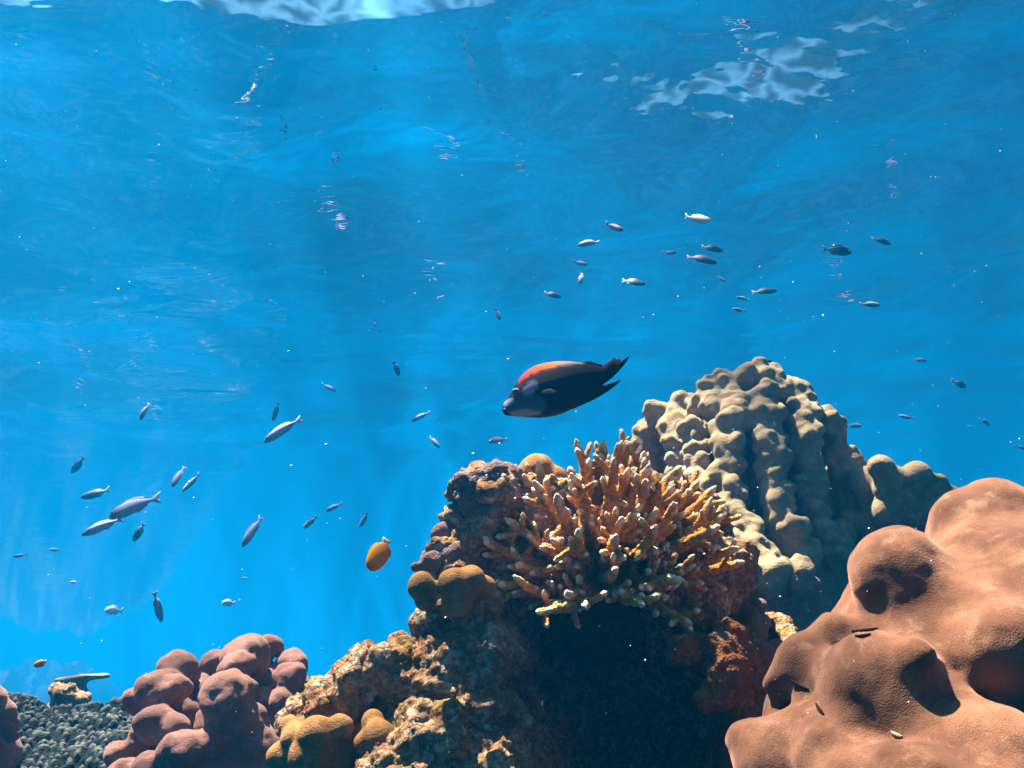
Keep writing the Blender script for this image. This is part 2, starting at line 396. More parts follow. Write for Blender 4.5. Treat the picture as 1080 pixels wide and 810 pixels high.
def clump(name, label, balls, mat, voxel=.006, smooth=5, octs=(('n', 16, .006), ('n', 45, .002)), seed=1, cat='coral', group=None):
    b = [(P(x, y, d), r * d / F) for x, y, r, d in balls]
    return tag(blob(name, b, voxel, mat, smooth, octs, seed), label, cat, group)
clump('lump_coral', 'rounded orange brown coral lump left of the branching coral, uppermost on the rock face',
      [(446,618,15,1.70),(449,632,11,1.70),(480,616,19,1.68),(495,612,17,1.69),(482,636,17,1.69),(510,620,14,1.72)], M_orange, .005, 4, seed=2)
clump('lump_coral', 'wide yellowish brown coral lump at the foot of the rock, next to the pink lobes',
      [(312,778,15,1.70),(335,775,20,1.68),(358,768,16,1.69),(305,764,9,1.72),(330,800,26,1.68),(300,800,18,1.70),(360,800,22,1.7),(335,830,30,1.7)], M_orange, .005, 3, seed=6)
clump('lump_coral', 'small orange coral lump in the dark recess at the rock foot',
      [(394,762,14,1.69),(400,778,20,1.66),(388,784,16,1.67),(410,800,20,1.68),(396,815,26,1.70)], M_orange, .005, 3, seed=9)
clump('ledge_coral', 'pale mauve flat ledge of coral jutting left from the rock side',
      [(455,592,12,1.80),(475,583,14,1.82),(490,574,12,1.85),(440,598,6,1.79),(500,590,16,1.86),(512,575,16,1.88)], M_mauve, .005, 3, (('n', 20, .01), ('n', 60, .004)), 3)
clump('knob_coral', 'dark rounded coral knob with pale rim sticking out of the rock side above the ledge',
      [(468,562,13,1.86),(484,556,13,1.87),(476,548,9,1.87),(498,560,16,1.9)], M_mauve, .005, 3, (('n', 24, .008),), 4)
clump('knob_coral', 'grey crusted coral knob at the top left corner of the rock',
      [(486,506,10,1.86),(500,510,14,1.86),(520,500,15,1.88),(497,530,17,1.86),(540,503,14,1.92),(512,540,20,1.86),(484,520,7,1.86)], M_mauve, .005, 3, (('n', 26, .012), ('f', 60, .006)), 8)
clump('knob_coral', 'smooth tan coral knob peeking over the branching coral',
      [(566,498,20,2.02),(584,506,16,2.02),(550,510,18,2.02),(570,530,30,2.02)], M_orange, .006, 4, seed=12)
clump('nodule_coral', 'drooping rust brown nodule of coral right of the black hollow',
      [(760,690,22,1.68),(767,710,25,1.66),(757,729,19,1.65),(744,738,13,1.64),(776,735,18,1.68),(768,672,19,1.74),(775,700,26,1.79),(776,705,28,1.85),(778,710,30,1.91),(779,714,30,1.98),(780,720,30,2.05),(776,755,24,1.78)], M_nodule, .005, 2, (('c', 60, .012), ('n', 30, .008)), 3)
clump('nodule_coral', 'small grainy golden nodule of coral hanging under the branching coral',
      [(718,682,13,1.68),(728,690,12,1.68),(712,692,9,1.68),(726,684,13,1.71),(730,680,14,1.745),(732,682,14,1.78),(735,683,15,1.815),(738,684,16,1.85),(740,686,17,1.89),(742,688,18,1.93),(745,690,20,1.97),(745,690,22,2.02)], M_nodule, .004, 1, (('c', 110, .012),), 5)
clump('lobe_coral', 'small mauve coral of smooth upright lobes right of the branching coral',
      [(776,642,15,2.2),(790,652,14,2.18),(800,640,10,2.24),(806,655,9,2.2),(790,672,20,2.2),(812,670,14,2.25),(770,665,20,2.2),(795,700,26,2.25)], M_mauve, .006, 3, (('n', 20, .006),), 6)
clump('lobe_coral', 'pale pink smooth coral lobe wedged beside the salmon boulder',
      [(802,690,14,2.0),(818,686,13,2.02),(835,688,12,2.05),(812,702,15,2.02),(808,720,18,2.05),(840,705,16,2.1)], M_pink, .005, 5, (('n', 20, .004),), 7)
clump('lump_coral', 'brown crusted coral lump low between the rock and the salmon boulder',
      [(796,742,20,1.95),(780,756,18,1.92),(808,752,16,1.98),(790,780,26,1.95),(770,800,26,1.9)], M_nodule, .006, 2, (('c', 50, .01), ('n', 30, .006)), 10)

# ------------------------------------------------------------------ branching coral
M_branch = attr_mat('branching coral', 0.75, 300, .005, 0.05)
def tube(path, radii, cols, seed, sides=16, knob=.50, kscale=130):
    V, Fc, C = [], [], []
    n = len(path); up = Vector((.31, .2, .93))
    for i, (p, r) in enumerate(zip(path, radii)):
        t = (path[min(i + 1, n - 1)] - path[max(i - 1, 0)]).normalized()
        a = t.cross(up).normalized(); b = t.cross(a)
        for j in range(sides):
            th = 6.2832 * (j + .5 * (i % 2)) / sides
            d = a * math.cos(th) + b * math.sin(th)
            q = p + d * r
            dd, _ = noise.voronoi((q + Vector((seed, 0, 0))) * kscale)
            kn = knob * (0.75 - dd[0])
            V.append(p + d * r * (1 + kn * 1.7)); 
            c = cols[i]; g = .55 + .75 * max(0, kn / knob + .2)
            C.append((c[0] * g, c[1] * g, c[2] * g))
    for i in range(n - 1):
        for j in range(sides):
            k = (j + 1) % sides
            Fc.append((i * sides + j, i * sides + k, (i + 1) * sides + k, (i + 1) * sides + j))
    V.append(path[-1] + (path[-1] - path[-2]) * .4); C.append(cols[-1]); e = len(V) - 1
    for j in range(sides): Fc.append(((n - 1) * sides + j, (n - 1) * sides + (j + 1) % sides, e))
    return V, Fc, C
def branch_mesh(p0, p1, r0, r1, rnd, lets):
    V, Fc, C = [], [], []
    def add(T):
        o = len(V); V.extend(T[0]); C.extend(T[2]); Fc.extend([tuple(i + o for i in f) for f in T[1]])
    def run(a, b, ra, rb, tipw, bend, n):
        path, rad, col = [], [], []
        L = (b - a).length
        for i in range(n + 1):
            t = i / n
            path.append(a.lerp(b, t) + bend * math.sin(math.pi * t) * L)
            r = ra + (rb - ra) * t ** .8
            if t > .88: r *= math.sqrt(max(.12, 1 - ((t - .88) / .13) ** 2))
            rad.append(r)
            k = max(0, min(1, (t - (1 - tipw)) / tipw * 1.25)); k = k * k * (3 - 2 * k)
            base = Vector((.30, .115, .017)).lerp(Vector((.60, .28, .066)), t)
            col.append(base.lerp(Vector((.80, .58, .40)), k))
        add(tube(path, rad, col, rnd.random() * 9, 16 if ra > .008 else 12))
        return path, rad
    L = (p1 - p0).length
    bend = Vector((rnd.gauss(0, .05), rnd.gauss(0, .05), -abs(rnd.gauss(0, .06))))
    path, rad = run(p0, p1, r0, r1, .12, bend, max(14, int(L / .0042)))
    ax = (p1 - p0).normalized()
    for _ in range(lets):
        t = rnd.uniform(.3, .88); i = int(t * (len(path) - 1))
        d = (ax * rnd.uniform(.5, 1.1) + Vector((rnd.gauss(0, .6), rnd.gauss(0, .6), rnd.gauss(.2, .6)))).normalized()
        l = L * rnd.uniform(.14, .30)
        run(path[i], path[i] + d * (l + rad[i]), rad[i] * .75, r1 * .8, .22, Vector((0, 0, -.04)), max(8, int(l / .0042)))
    return V, Fc, C
def branching_coral():
    rnd = random.Random(21)
    c0 = P(632, 606, 1.92)
    root = empty('branching_coral', c0 + Vector((0, .02, -.10)))
    tag(root, 'orange brown branching coral with pale fingertips spreading on the rock top', 'coral')
    inv = root.location
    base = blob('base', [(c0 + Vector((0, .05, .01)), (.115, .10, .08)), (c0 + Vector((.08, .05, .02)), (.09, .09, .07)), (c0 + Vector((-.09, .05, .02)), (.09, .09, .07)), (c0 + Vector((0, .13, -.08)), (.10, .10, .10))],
                .006, M_shade_base, 3, [('n', 30, .01), ('c', 60, .008)], 2)
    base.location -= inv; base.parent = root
    N = 176; k = 0
    ga = math.pi * (3 - math.sqrt(5))
    for i in range(N):
        z = 1 - (i + .5) / N * 1.58                            # from straight up to a little below level
        ph = i * ga + rnd.gauss(0, .16); rr = math.sqrt(max(0, 1 - z * z))
        d = Vector((rr * math.cos(ph), rr * math.sin(ph), z + rnd.gauss(0, .05))).normalized()
        if d.z < -.12 and d.y > -.25: continue
        if d.y > .45: continue                                 # few at the far side
        if d.y > .15 and rnd.random() < .4: continue
        ln = rnd.choice([.72, .85, .95, 1.0, 1.04]) * rnd.uniform(.94, 1.06)
        ex = Vector((.285, .24, .275 if d.z > 0 else .26))
        tip = c0 + Vector((d.x * ex.x, d.y * ex.y, d.z * ex.z)) * ln
        root_p = c0 + Vector((d.x * .085, d.y * .07, d.z * .07))
        sidew = Vector((d.x, d.y, 0)) 
        tip += Vector((0, 0, .035 * (1 - abs(d.z))))
        r0 = rnd.uniform(.0118, .0145); r1 = rnd.uniform(.0052, .0070)
        V, Fc, C = branch_mesh(root_p - inv, tip - inv, r0, r1, rnd, rnd.choice([4, 5, 6, 7]))
        link('branch', mesh_from('branch', V, Fc, C), M_branch, root); k += 1
        if k >= 99: break
    print('branches', k)
branching_coral()

# ------------------------------------------------------------------ bottom left corner
def corner():
    rnd = random.Random(8)
    base = [(P(x, y, d), (.17, .17, .12)) for x in range(-60, 171, 33) for y, d in ((785 + rnd.uniform(-8, 8), 3.35), (800 + rnd.uniform(-8, 8), 3.1), (825, 2.85), (850, 2.6))]
    base += [(P(x, 900, 2.9), (.2, .4, .2)) for x in (-30, 30, 90, 140)]
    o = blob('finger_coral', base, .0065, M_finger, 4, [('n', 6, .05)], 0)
    me = o.data; cl = []
    nr = [v.normal.copy() for v in me.vertices]
    for v, nn in zip(me.vertices, nr):
        q = v.co + Vector((noise.noise(v.co * 9), noise.noise(v.co * 9 + Vector((5, 0, 0))), 0)) * .02
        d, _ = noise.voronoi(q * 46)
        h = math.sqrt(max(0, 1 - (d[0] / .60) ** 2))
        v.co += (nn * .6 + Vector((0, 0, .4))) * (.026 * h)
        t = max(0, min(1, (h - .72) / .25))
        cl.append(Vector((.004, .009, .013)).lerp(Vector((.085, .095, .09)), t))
    me.update()
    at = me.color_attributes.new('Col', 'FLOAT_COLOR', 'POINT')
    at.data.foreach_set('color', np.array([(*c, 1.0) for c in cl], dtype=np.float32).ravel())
    tag(o, 'shaded bed of short pale tipped finger coral in the bottom corner', 'coral')
    clump('lobe_coral', 'reddish pink slanting coral lobe cut off by the frame edge above the finger coral',
          [(-6,738,14,2.5),(2,752,14,2.5),(8,764,12,2.5),(-14,724,12,2.5),(-10,770,22,2.55),(-20,800,40,2.55),(12,775,9,2.5)], M_pink, .006, 4, seed=4)
    clump('rock', 'squat stump of rock standing behind the finger coral bed',
          [(66,738,12,3.9),(80,738,12,3.9),(72,730,11,3.9),(60,752,13,3.9),(84,752,13,3.9),(72,775,22,3.9),(58,728,7,3.9)], M_rock, .012, 1, (('f', 10, .03),), 5, 'rock')
    for lab, px, py, d, rx in (('thin pale plate coral jutting out above the rock stump', 84, 716, 5.2, .09), ('thin whitish plate coral tilted on the blue reef slope', 240, 690, 8.0, .0)):
        if rx == 0: continue
        b = [(P(px + k * 9, py - k * 2, d), (rx, rx * .8, .016)) for k in (-1, 0, 1, 1.6)] + [(P(px, py + 12, d), (.04, .04, .09)), (P(px, py + 30, d), (.07, .07, .12))]
        tag(blob('plate_coral', b, .012, M_grey, 2, [('n', 8, .02)], 7), lab, 'coral')
    heads = [(118, 656, 96, 1.0, 'pale round coral head on the crest of the hazy reef slope'),
             (60, 680, 92, 1.1, 'broad dim coral head low on the left of the hazy reef slope'),
             (186, 672, 92, .9, 'tall thin coral head at the right edge of the hazy reef slope'),
             (146, 690, 86, 1.0, 'pale lumpy coral head in front on the hazy reef slope'),
             (52, 716, 78, .9, 'bluish white low coral head just over the finger coral bed'),
             (165, 706, 82, .9, 'round coral head half hidden behind the pink lobes')]
    for px, py, d, r, lab in heads:
        c = P(px, py, d); c.z = seabed_h(c.x, c.y) + r * .1
        b = [(c + Vector((rnd.gauss(0, .6) * r, rnd.gauss(0, .5) * r, rnd.uniform(-.5, .3) * r)), r * rnd.uniform(.3, .55)) for _ in range(14)]
        tag(blob('coral_head', b, .1, M_grey, 1, [('f', 1.2, .3)], px), lab, 'coral', 'coral heads on the far slope')
corner()

# small dark slits and a worm tube on the boulder
def slits():
    M = plain_mat('dark shell lip', (.012, .006, .005), .8, .03)
    M2 = plain_mat('pale shell lip', (.40, .27, .19), .8, .03)
    from mathutils.bvhtree import BVHTree
    dg = bpy.context.evaluated_depsgraph_get()
    bv = BVHTree.FromObject(boulder, dg)
    def hit(px, py):
        d = P(px, py, 1.0).normalized()
        h = bv.ray_cast(-boulder.location, d)
        return (h[0], h[1]) if h[0] is not None else (None, None)
    for x0, y0, x1, y1, m, nm in ((898,666,926,663,M,'shell_slit'),(902,671,918,669,M,'shell_slit'),(834,716,853,727,M,'shell_slit'),(861,742,869,754,M,'shell_slit'),(940,771,952,777,M2,'shell_slit')):
        pts = []
        for i in range(9):
            t = i / 8; p, nn = hit(x0 + (x1 - x0) * t, y0 + (y1 - y0) * t + 1.2 * math.sin(t * 3.1))
            if p is not None: pts.append(p + nn * .001)
        if len(pts) < 4: continue
        rad = [.0019 * math.sin(math.pi * (.08 + .84 * i / (len(pts) - 1))) + .0004 for i in range(len(pts))]
        V, Fc, C = tube(pts, rad, [(.04, .02, .02)] * len(pts), 1, 8, .3, 300)
        link(nm, mesh_from(nm, V, Fc), m, boulder)
slits()

# ------------------------------------------------------------------ fish
def lerp_tab(tab, x):
    for (x0, *a), (x1, *b) in zip(tab, tab[1:]):
        if x <= x1:
            t = max(0, (x - x0) / (x1 - x0)); t = t
            return [p + (q - p) * t for p, q in zip(a, b)]
    return list(tab[-1][1:])
def smooth_tab(tab, n):
    """Catmull-Rom resample of rows (x, ...)"""
    out = []
    m = len(tab)
    for i in range(n + 1):
        u = i / n * (m - 1); k = min(int(u), m - 2); t = u - k
        p0, p1, p2, p3 = (tab[max(0, k - 1)], tab[k], tab[k + 1], tab[min(m - 1, k + 2)])
        out.append([.5 * (2 * b + (c - a) * t + (2 * a - 5 * b + 4 * c - d) * t * t + (3 * b - a - 3 * c + d) * t ** 3) for a, b, c, d in zip(p0, p1, p2, p3)])
    return out
def body_mesh(tab, colf, n=40, sides=24):
    """tab rows: x, top, bottom, half-width; head at the small x end"""
    V, Fc, C = [], [], []
    rows = smooth_tab(tab, n)
    for x, t, b, wd in rows:
        m = (t + b) / 2; h = max(1e-4, (t - b) / 2); wd = max(1e-4, wd)
        for j in range(sides):
            th = 6.2832 * j / sides
            c, s = math.cos(th), math.sin(th)
            V.append((x, wd * math.copysign(abs(c) ** .9, c), m + h * s)); C.append(colf(x, m + h * s, s))
    for i in range(len(rows) - 1):
        for j in range(sides):
            k = (j + 1) % sides
            Fc.append((i * sides + j, (i + 1) * sides + j, (i + 1) * sides + k, i * sides + k))
    Fc.append(tuple(range(sides))); Fc.append(tuple((len(rows) - 1) * sides + j for j in reversed(range(sides))))
    return V, Fc, C
def fin_mesh(poly, th, colf, off=(0, 0, 0), bendy=0.0):
    """thin solid fin from an outline in x,z; thickness tapers to the rim"""
    n = len(poly); cx = sum(p[0] for p in poly) / n; cz = sum(p[1] for p in poly) / n
    V, C, Fc = [], [], []
    for sgn in (-1, 1):
        for ring, tt in ((1.0, .15), (.55, 1.0)):
            for x, z in poly:
                X, Z = cx + (x - cx) * ring, cz + (z - cz) * ring
                V.append((X + off[0], sgn * th * tt * .5 + off[1] + bendy * (X - poly[0][0]), Z + off[2])); C.append(colf(X, Z))
        V.append((cx + off[0], sgn * th * .5 + off[1] + bendy * (cx - poly[0][0]), cz + off[2])); C.append(colf(cx, cz))
    B = 2 * n + 1
    for q, s0 in enumerate((0, B)):
        for i in range(n):
            j = (i + 1) % n
            f = (s0 + i, s0 + j, s0 + n + j, s0 + n + i); g = (s0 + n + i, s0 + n + j, s0 + 2 * n)
            Fc.append(f if q == 0 else f[::-1]); Fc.append(g if q == 0 else g[::-1])
    for i in range(n):
        j = (i + 1) % n; Fc.append((j, i, B + i, B + j))
    return V, Fc, C
M_fish = attr_mat('fish skin', .55, 700, .0012, .02, .04, 900)
M_small = attr_mat('small fish skin', .5, 0, 0, .08)
M_eye = plain_mat('fish eye', (.02, .015, .015), .15, .6, 0)
M_ring = plain_mat('fish eye rim', (.55, .48, .55), .4, .5, .1)

def eye_part(parent, loc, r, squash=.5):
    for sy in (-1, 1):
        bm = bmesh.new(); bmesh.ops.create_uvsphere(bm, u_segments=14, v_segments=10, radius=r)
        for v in bm.verts: v.co.y *= squash
        me = bpy.data.meshes.new('eye'); bm.to_mesh(me); bm.free()
        me.polygons.foreach_set('use_smooth', [True] * len(me.polygons))
        link('eye', me, M_eye, parent, (loc[0], loc[1] * sy, loc[2]))

def big_fish():
    k = 160 / 1080; d = 2.0; s = k * d / F; cx, cy = 480, 400
    T = lambda x, y: ((x - cx) * s, (cy - y) * s)
    tab0 = [(62,530,552,3),(75,492,578,24),(100,460,588,42),(130,418,592,56),(165,352,597,70),(215,288,603,82),(280,240,610,92),(350,214,612,98),(440,202,600,98),(530,203,570,90),(610,212,532,76),(680,228,480,58),(740,243,430,40),(790,258,385,26),(825,265,350,14)]
    tab = [((x - cx) * s, (cy - t) * s, (cy - b) * s, wd * s) for x, t, b, wd in tab0]
    def colf(X, Z, sv):
        x, y = X / s + cx, cy - Z / s
        top, bot = lerp_tab([(r[0], r[1], r[2]) for r in tab0], x)
        v = (y - top) / max(1, bot - top)
        c = Vector((.002, .0015, .010)); c = c.lerp(Vector((.004, .002, .013)), .5 + .5 * noise.noise(Vector((x, y, 0)) * .03))
        n = noise.noise(Vector((x * .02, y * .05, 3)))
        # saddle along the back: red, orange, pinkish white
        edge = .215 - .12 * max(0, (x - 420) / 240) + .05 * n
        if x > 640: edge -= (x - 640) * .002
        lo = .0 if x > 230 else 0
        kx = max(0, min(1, (x - 175) / 40)) * max(0, min(1, (690 - x) / 60))
        kk = kx * max(0, min(1, (edge - v) / .07)) * (max(0, min(1, (v + .02) / .05)) if x > 560 else 1)
        sad = lerp_tab([(170,.40,.008,.006),(250,.66,.024,.010),(330,.66,.06,.014),(410,.52,.10,.035),(480,.32,.16,.12),(570,.22,.16,.16),(700,.10,.08,.10)], x)
        c = c.lerp(Vector(sad), kk)
        def spot(ax, ay, rx, ry, rot=0):
            dx, dy = x - ax, y - ay; cr, sr = math.cos(rot), math.sin(rot)
            q = ((dx * cr + dy * sr) / rx) ** 2 + ((-dx * sr + dy * cr) / ry) ** 2
            return max(0, min(1, (1.15 - q) / .45))
        c = c.lerp(Vector((.025, .06, .11)), spot(240, 540, 150, 75) * .9)
        c = c.lerp(Vector((.17, .16, .23)), spot(275, 420, 68, 40, -.65))
        c = c.lerp(Vector((.19, .18, .25)), spot(115, 505, 46, 28, -.2))
        c = c.lerp(Vector((.16, .17, .25)), spot(230, 585, 120, 18, .05) * .8)
        return c
    root = empty('fish', P(520 + cx * k, 350 + cy * k, d))
    tag(root, 'large dark navy fish with red, orange and white patch along its back', 'fish')
    root.rotation_euler = (0, 0, R(-8))
    V, Fc, C = body_mesh(tab, colf, 90, 48)
    link('body', mesh_from('body', V, Fc, C), M_fish, root)
    dark = lambda x, z: (.002, .0015, .009)
    fin = lambda name, pts, th, off=(0, 0, 0), bend=0, cf=dark: link(name, mesh_from(name, *fin_mesh([T(*p) for p in pts], th, cf, off, bend)), M_fish, root)
    fin('tail_fin', [(770,262),(800,236),(835,212),(868,184),(885,205),(905,200),(922,222),(945,205),(978,180),(960,215),(935,250),(900,290),(860,330),(815,366),(775,388),(752,400),(750,330)], .006)
    fin('anal_fin', [(540,548),(620,510),(700,448),(745,412),(762,402),(800,392),(850,378),(912,358),(880,392),(830,430),(770,468),(700,504),(620,538),(560,562)], .005)
    fin('dorsal_fin', [(400,212),(440,196),(520,194),(600,203),(655,216),(700,205),(730,222),(780,238),(790,262),(740,252),(660,236),(560,214),(470,210)], .005)
    pf = fin('pectoral_fin', [(345,470),(370,445),(420,440),(462,462),(470,490),(430,505),(380,500)], .003, (0, -.0305, 0), -.25, dark)
    eye_part(root, (T(168, 440)[0], .0212, T(168, 440)[1]), .0068, .5)
    for e in [c for c in root.children if c.name.startswith('eye')]:
        lid = fin_mesh([(-.0085, .001), (-.005, .0062), (.001, .0082), (.007, .0062), (.0095, .001), (.006, .0042), (0, .0058), (-.005, .0035)], .002, lambda x, z: (.30, .26, .36))
        link('eyelid', mesh_from('eyelid', *lid), M_fish, e, (0, .0034 * (1 if e.location.y > 0 else -1), 0))
    m = fin('mouth', [(66,538),(80,534),(108,552),(112,566),(92,556),(70,552)], .021, (0, 0, 0), 0, lambda x, z: (.20, .20, .27))
big_fish()

def small_fish_meshes(colf, deep=.15, oval=False, rbend=.3):
    """unit fish, head at -0.5"""
    h = deep
    tab = [(-.5,.0,-.012,.004),(-.47,h*.35,-h*.35,.03),(-.40,h*.72,-h*.62,.055),(-.28,h,-h*.92,.07),(-.12,h*1.08,-h*1.05,.072),(.06,h*.9,-h*.88,.06),(.2,h*.55,-h*.52,.04),(.30,h*.28,-h*.28,.022),(.36,h*.2,-h*.22,.012)]
    if oval: tab = [(-.5,.0,-.012,.004),(-.46,h*.4,-h*.4,.04),(-.36,h*.78,-h*.75,.08),(-.18,h*1.0,-h*1.02,.1),(.04,h*1.05,-h*1.12,.095),(.22,h*.9,-h*.98,.07),(.34,h*.6,-h*.62,.045),(.42,h*.3,-h*.3,.02)]
    body = body_mesh(tab, lambda x, z, s: colf(x, z / h), 28, 18)
    tail = fin_mesh([(.32,h*.2),(.40,h*.55),(.5,h*.95),(.47,h*.4),(.43,0),(.47,-h*.45),(.49,-h*.95),(.40,-h*.55),(.32,-h*.22)], .02, lambda x, z: colf(.5, z / h))
    dors = fin_mesh([(-.24,h*.92),(-.14,h*1.32),(.02,h*1.3),(.16,h*1.02),(.26,h*.62),(.2,h*.45),(.05,h*.8),(-.12,h*.98)], .016, lambda x, z: colf(x, 1))
    anal = fin_mesh([(.0,-h*.85),(.08,-h*1.15),(.18,-h*.9),(.26,-h*.5),(.2,-h*.42),(.08,-h*.75)], .016, lambda x, z: colf(x, -1))
    if not oval:
        def bend(T, k=rbend): return ([(x, y + k * max(0, x + .15) ** 2, z) for x, y, z in T[0]], T[1], T[2])
        body, tail, dors, anal = bend(body), bend(tail), bend(dors), bend(anal)
    if oval:
        tail = fin_mesh([(.38,h*.25),(.46,h*.46),(.56,h*.55),(.53,0),(.56,-h*.55),(.46,-h*.46),(.38,-h*.25)], .02, lambda x, z: (.6, .45, .3))
        dors = fin_mesh([(-.2,h*.95),(-.05,h*1.16),(.15,h*1.14),(.30,h*.92),(.36,h*.5),(.2,h*.8),(0,h*.98)], .016, lambda x, z: colf(x, 1))
        anal = fin_mesh([(.0,-h*1.0),(.14,-h*1.22),(.28,-h*1.05),(.36,-h*.55),(.2,-h*.85)], .016, lambda x, z: colf(x, -1))
    return body, tail, dors, anal
def joined(*parts):
    V, Fc, C = [], [], []
    for v, f, c in parts:
        o = len(V); V += list(v); C += list(c); Fc += [tuple(i + o for i in q) for q in f]
    return V, Fc, C
mixc = lambda a, b, t: tuple(p + (q - p) * max(0, min(1, t)) for p, q in zip(a, b))
KINDS = {
    'lilac': (lambda x, v: mixc(mixc((.07, .09, .18), (.27, .26, .40), (x + .36) / .2), (.34, .30, .28), -v * .9 - .1), .115),
    'dusk': (lambda x, v: mixc((.03, .036, .07), (.32, .25, .25), (x + .05) / .3), .15),
    'rose': (lambda x, v: mixc(mixc((.09, .06, .08), (.28, .17, .19), (x + .3) / .35), (.32, .27, .29), -v * .5), .15),
    'grey': (lambda x, v: mixc((.06, .06, .085), (.26, .22, .26), (v + .9) / 1.2), .12),
    'bright': (lambda x, v: mixc((.85, .72, .62), (.80, .30, .14), -v * .8 + .05), .17),
    'white': (lambda x, v: mixc((.75, .72, .70), (.55, .52, .55), x + .5), .22),
    'amber': (lambda x, v: mixc(mixc((.36, .07, .005), (.55, .19, .008), (x + .42) / .2), (.42, .10, .006), -v), .30),
}
MESH = {}
for kd, (cf, dp) in KINDS.items():
    bd, tl, dr, an = small_fish_meshes(cf, dp, kd == 'amber', {'lilac': .22, 'dusk': -.32, 'rose': .4, 'grey': -.2}.get(kd, .1))
    MESH[kd] = dict(body=mesh_from('body', *bd), tail_fin=mesh_from('tail_fin', *tl), dorsal_fin=mesh_from('dorsal_fin', *dr), anal_fin=mesh_from('anal_fin', *an), fish=mesh_from('fish', *joined(bd, tl, dr, an)))
    for me in MESH[kd].values(): me.materials.append(M_small)
bm = bmesh.new(); bmesh.ops.create_uvsphere(bm, u_segments=10, v_segments=8, radius=.022)
eye_me = bpy.data.meshes.new('eye'); bm.to_mesh(eye_me); bm.free(); eye_me.materials.append(M_eye)

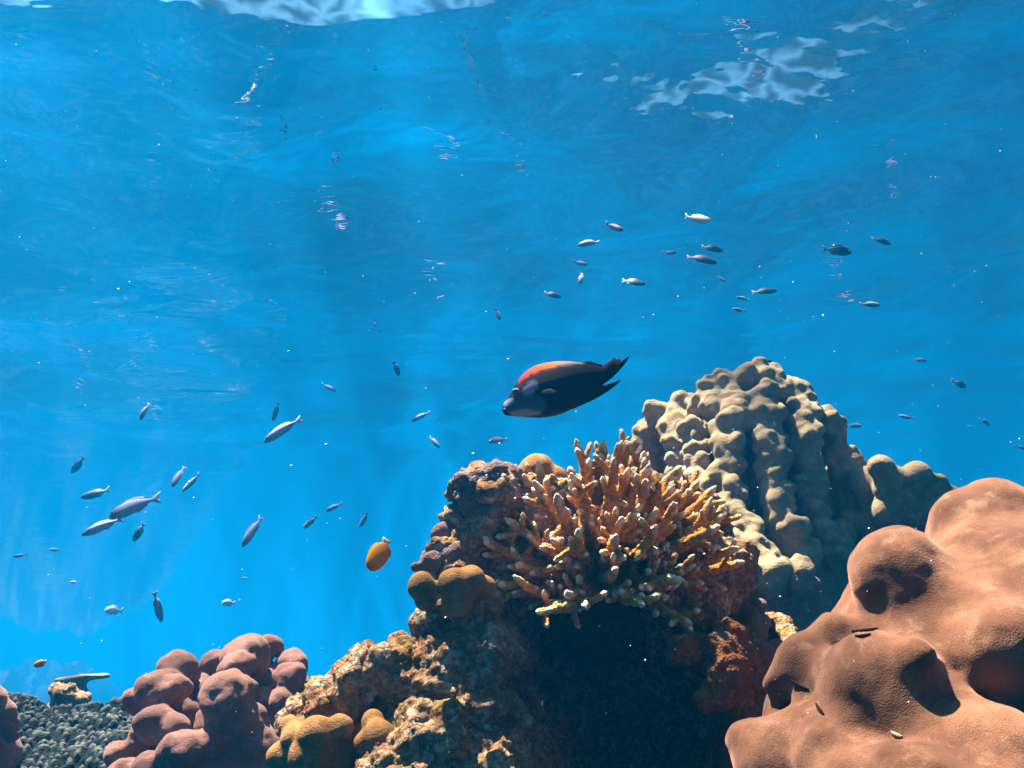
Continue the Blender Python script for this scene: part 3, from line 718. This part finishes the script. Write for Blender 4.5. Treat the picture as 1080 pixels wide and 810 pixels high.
# x, y, length in photo pixels; heading ('l' or 'r') and how far the head points down; colouring; distance; label
FISH = [
 (152,434,19,'l',68,'rose',3.6,'small rosy fish diving alone, topmost of the far left shoal'),
 (83,490,23,'l',42,'dusk',3.8,'small dark headed fish tilted down, upper left of the lilac pair'),
 (101,521,28,'l',18,'dusk',3.4,'dark headed fish with pinkish tail swimming level just over the lilac pair'),
 (141,534,56,'l',20,'lilac',2.6,'long pale lilac fish with yellowish belly, larger and upper of a touching pair'),
 (108,555,40,'l',30,'lilac',2.8,'pale lilac fish with bluish head, shorter and lower of a touching pair'),
 (147,561,21,'l',58,'dusk',3.5,'small dark fish pointing steeply down under the long lilac fish'),
 (188,502,26,'l',75,'lilac',3.5,'slim silvery fish hanging nearly upright right of the lilac pair'),
 (202,509,24,'l',48,'grey',3.9,'dim grey fish slanting down beside the slim upright silvery one'),
 (21,586,13,'l',15,'grey',4.6,'tiny dark fish close to the left frame edge below the lilac pair'),
 (58,580,11,'l',0,'grey',5.4,'faint tiny fish almost lost in blue below the lilac pair'),
 (418,389,16,'r',68,'rose',4.0,'small pinkish fish diving in open water left of the large dark fish'),
 (347,409,18,'r',30,'lilac',4.2,'small pale lilac fish heading down to the right in open water'),
 (291,434,20,'l',70,'grey',4.0,'small upright grey fish just over the longer mottled lilac fish'),
 (298,453,43,'l',37,'lilac',2.9,'long mottled lilac fish slanting down in mid water, alone under an upright grey one'),
 (444,439,21,'l',30,'lilac',4.2,'small bluish fish left of the large dark fish, tail up'),
 (458,466,17,'r',50,'grey',4.4,'small dark fish pointing down, below the bluish one near the large dark fish'),
 (526,464,22,'l',18,'rose',4.0,'dim pinkish fish right under the snout of the large dark fish'),
 (266,560,36,'l',66,'lilac',3.0,'slender pale silver fish diving with tail up, left of the orange fish'),
 (352,535,18,'l',25,'lilac',3.7,'small pale fish heading left, upper of two above the orange fish'),
 (327,551,18,'l',48,'grey',4.2,'small grey fish slanting down, lower left of the pale one above the orange fish'),
 (384,548,18,'l',58,'grey',5.0,'faint blue grey fish directly above the orange fish'),
 (736,231,26,'r',12,'bright',3.0,'bright white and orange fish, topmost of the shoal under the surface'),
 (751,262,22,'r',20,'dusk',3.4,'small two toned fish right under the bright white and orange one'),
 (740,273,31,'r',20,'dusk',3.0,'stout dark fish with pale tail touching the two toned fish below the bright one'),
 (648,240,20,'r',32,'rose',3.9,'dim rosy fish, upper of the loose cluster above the large dark fish'),
 (621,256,22,'l',12,'rose',3.9,'rosy fish heading left with raised tail, left of the cluster above the large dark fish'),
 (612,278,15,'r',20,'rose',5.0,'faint pink fish in the middle of the cluster above the large dark fish'),
 (613,293,14,'l',80,'rose',5.0,'faint upright pink fish below the faint level one'),
 (668,297,24,'r',20,'dusk',3.2,'dark headed fish with rosy tail straight above the tail of the large dark fish'),
 (583,311,17,'r',14,'dusk',3.8,'small dark and rosy fish straight above the back of the large dark fish'),
 (525,332,14,'r',70,'rose',4.8,'faint upright fish above the snout of the large dark fish'),
 (706,267,14,'r',0,'rose',5.6,'very faint fish just left of the stout dark fish'),
 (761,294,12,'r',50,'grey',4.8,'tiny dim fish diving right below the stout dark fish'),
 (806,307,24,'r',5,'dusk',3.6,'level dark fish with grey tail above the tall coral mound, right of two paler ones'),
 (784,315,16,'l',0,'lilac',4.2,'small pale fish heading left beside the level dark fish'),
 (779,327,14,'l',0,'grey',5.2,'faint small fish under the pale one beside the level dark fish'),
 (883,264,28,'r',10,'dusk',3.3,'dark fish with whitish tail, larger and lower of two high over the coral mound'),
 (930,254,20,'r',14,'dusk',3.7,'dark stubby fish, smaller and upper of two high over the coral mound'),
 (918,321,21,'r',0,'grey',4.2,'level blue grey fish below the two dark fish on the right'),
 (970,380,15,'r',0,'lilac',3.8,'small pale rounded fish above the salmon boulder'),
 (1012,405,17,'r',20,'dusk',4.2,'small dark fish tilted down, right of the pale rounded one'),
 (956,440,16,'l',-10,'grey',3.8,'round bodied dark grey fish above the low grey coral mound'),
 (1039,445,13,'r',30,'dusk',4.6,'tiny two toned fish over the highest bulge of the salmon boulder'),
 (901,449,16,'r',0,'grey',4.8,'faint fish brushing the right shoulder of the tall coral mound'),
 (807,381,13,'r',0,'rose',4.8,'tiny pinkish fish just over the peak of the tall coral mound'),
 (1077,472,12,'r',10,'grey',4.6,'tiny dark fish cut by the right frame edge'),
 (166,640,31,'r',74,'grey',3.0,'slim dark fish diving steeply above the hazy reef slope'),
 (120,644,17,'l',0,'white',4.0,'small whitish fish facing left beside the steep diving dark fish'),
 (42,700,12,'l',20,'amber',3.8,'tiny orange fish over the finger coral bed'),
 (241,636,13,'l',0,'white',3.2,'tiny round white fish above the pink lobes'),
 (78,614,10,'l',0,'grey',5.2,'faint tiny fish above the crest of the hazy reef slope'),
 (258,610,10,'l',0,'grey',5.2,'faint tiny fish above the round white one'),
 (399,586,33,'l',63,'amber',2.1,'bright orange yellow fish with rounded body diving left of the rock'),
 (530,496,26,'l',8,'amber',1.93,'yellow fish resting low behind the grey knob at the rock top'),
]
def put_fish():
    rnd = random.Random(4)
    for x, y, ln, hd, down, kd, d, lab in FISH:
        if kd != 'amber':
            d = 2.2 + (d - 2.2) * 6
            elv = PITCH + math.atan((405 - y) / F)
            if elv > 0.02: d = min(d, (SURF - 1.2) / math.tan(elv))
        L = ln * d / F * 1.08
        yaw = R(rnd.uniform(-22, 22))
        Mx = (Matrix.Rotation(R(-down if hd == 'l' else down), 4, 'Y') @ Matrix.Rotation(yaw + (math.pi if hd == 'r' else 0), 4, 'Z') @ Matrix.Rotation(R(rnd.uniform(-14, 14)), 4, 'X'))
        gr = None if ln in (33, 24) and kd == 'amber' else 'small fish drifting over the reef'
        m = MESH[kd]
        if ln >= 20:
            o = empty('fish', P(x, y, d))
            for nm in ('body', 'tail_fin', 'dorsal_fin', 'anal_fin'): link(nm, m[nm], None, o)
            for sy in (-1, 1): link('eye', eye_me, None, o, (-.40, sy * (.070 if kd == 'amber' else .052), KINDS[kd][1] * .22))
        else:
            o = link('fish', m['fish'], None, None, P(x, y, d))
        o.rotation_euler = Mx.to_euler(); o.scale = (L, L * rnd.uniform(.85, 1.15), L * rnd.uniform(.85, 1.12))
        tag(o, lab, 'fish', gr)
put_fish()

# ------------------------------------------------------------------ drifting specks
def specks():
    rnd = random.Random(12)
    V, Fc = [], []
    octa = [(1,0,0),(-1,0,0),(0,1,0),(0,-1,0),(0,0,1),(0,0,-1)]
    of = [(0,2,4),(2,1,4),(1,3,4),(3,0,4),(2,0,5),(1,2,5),(3,1,5),(0,3,5)]
    for i in range(520):
        d = rnd.uniform(.7, 3.6); p = P(rnd.uniform(-150, 1230), rnd.uniform(-80, 780), d)
        r = rnd.choice([.3, .35, .4, .5, .65, .95]) * d / F * rnd.uniform(.7, 1.3)
        st = (rnd.uniform(.6, 1.6), rnd.uniform(.6, 1.6), rnd.uniform(.6, 1.4)); o = len(V)
        V += [(p.x + a * r * st[0], p.y + b * r * st[1], p.z + c * r * st[2]) for a, b, c in octa]
        Fc += [tuple(o + q for q in f) for f in of]
    o = link('drifting_specks', mesh_from('drifting_specks', V, Fc), plain_mat('specks', (.8, .78, .72), .7, .3, .1))
    tag(o, 'white specks of plankton drifting all through the water', 'specks', kind='stuff')
specks()
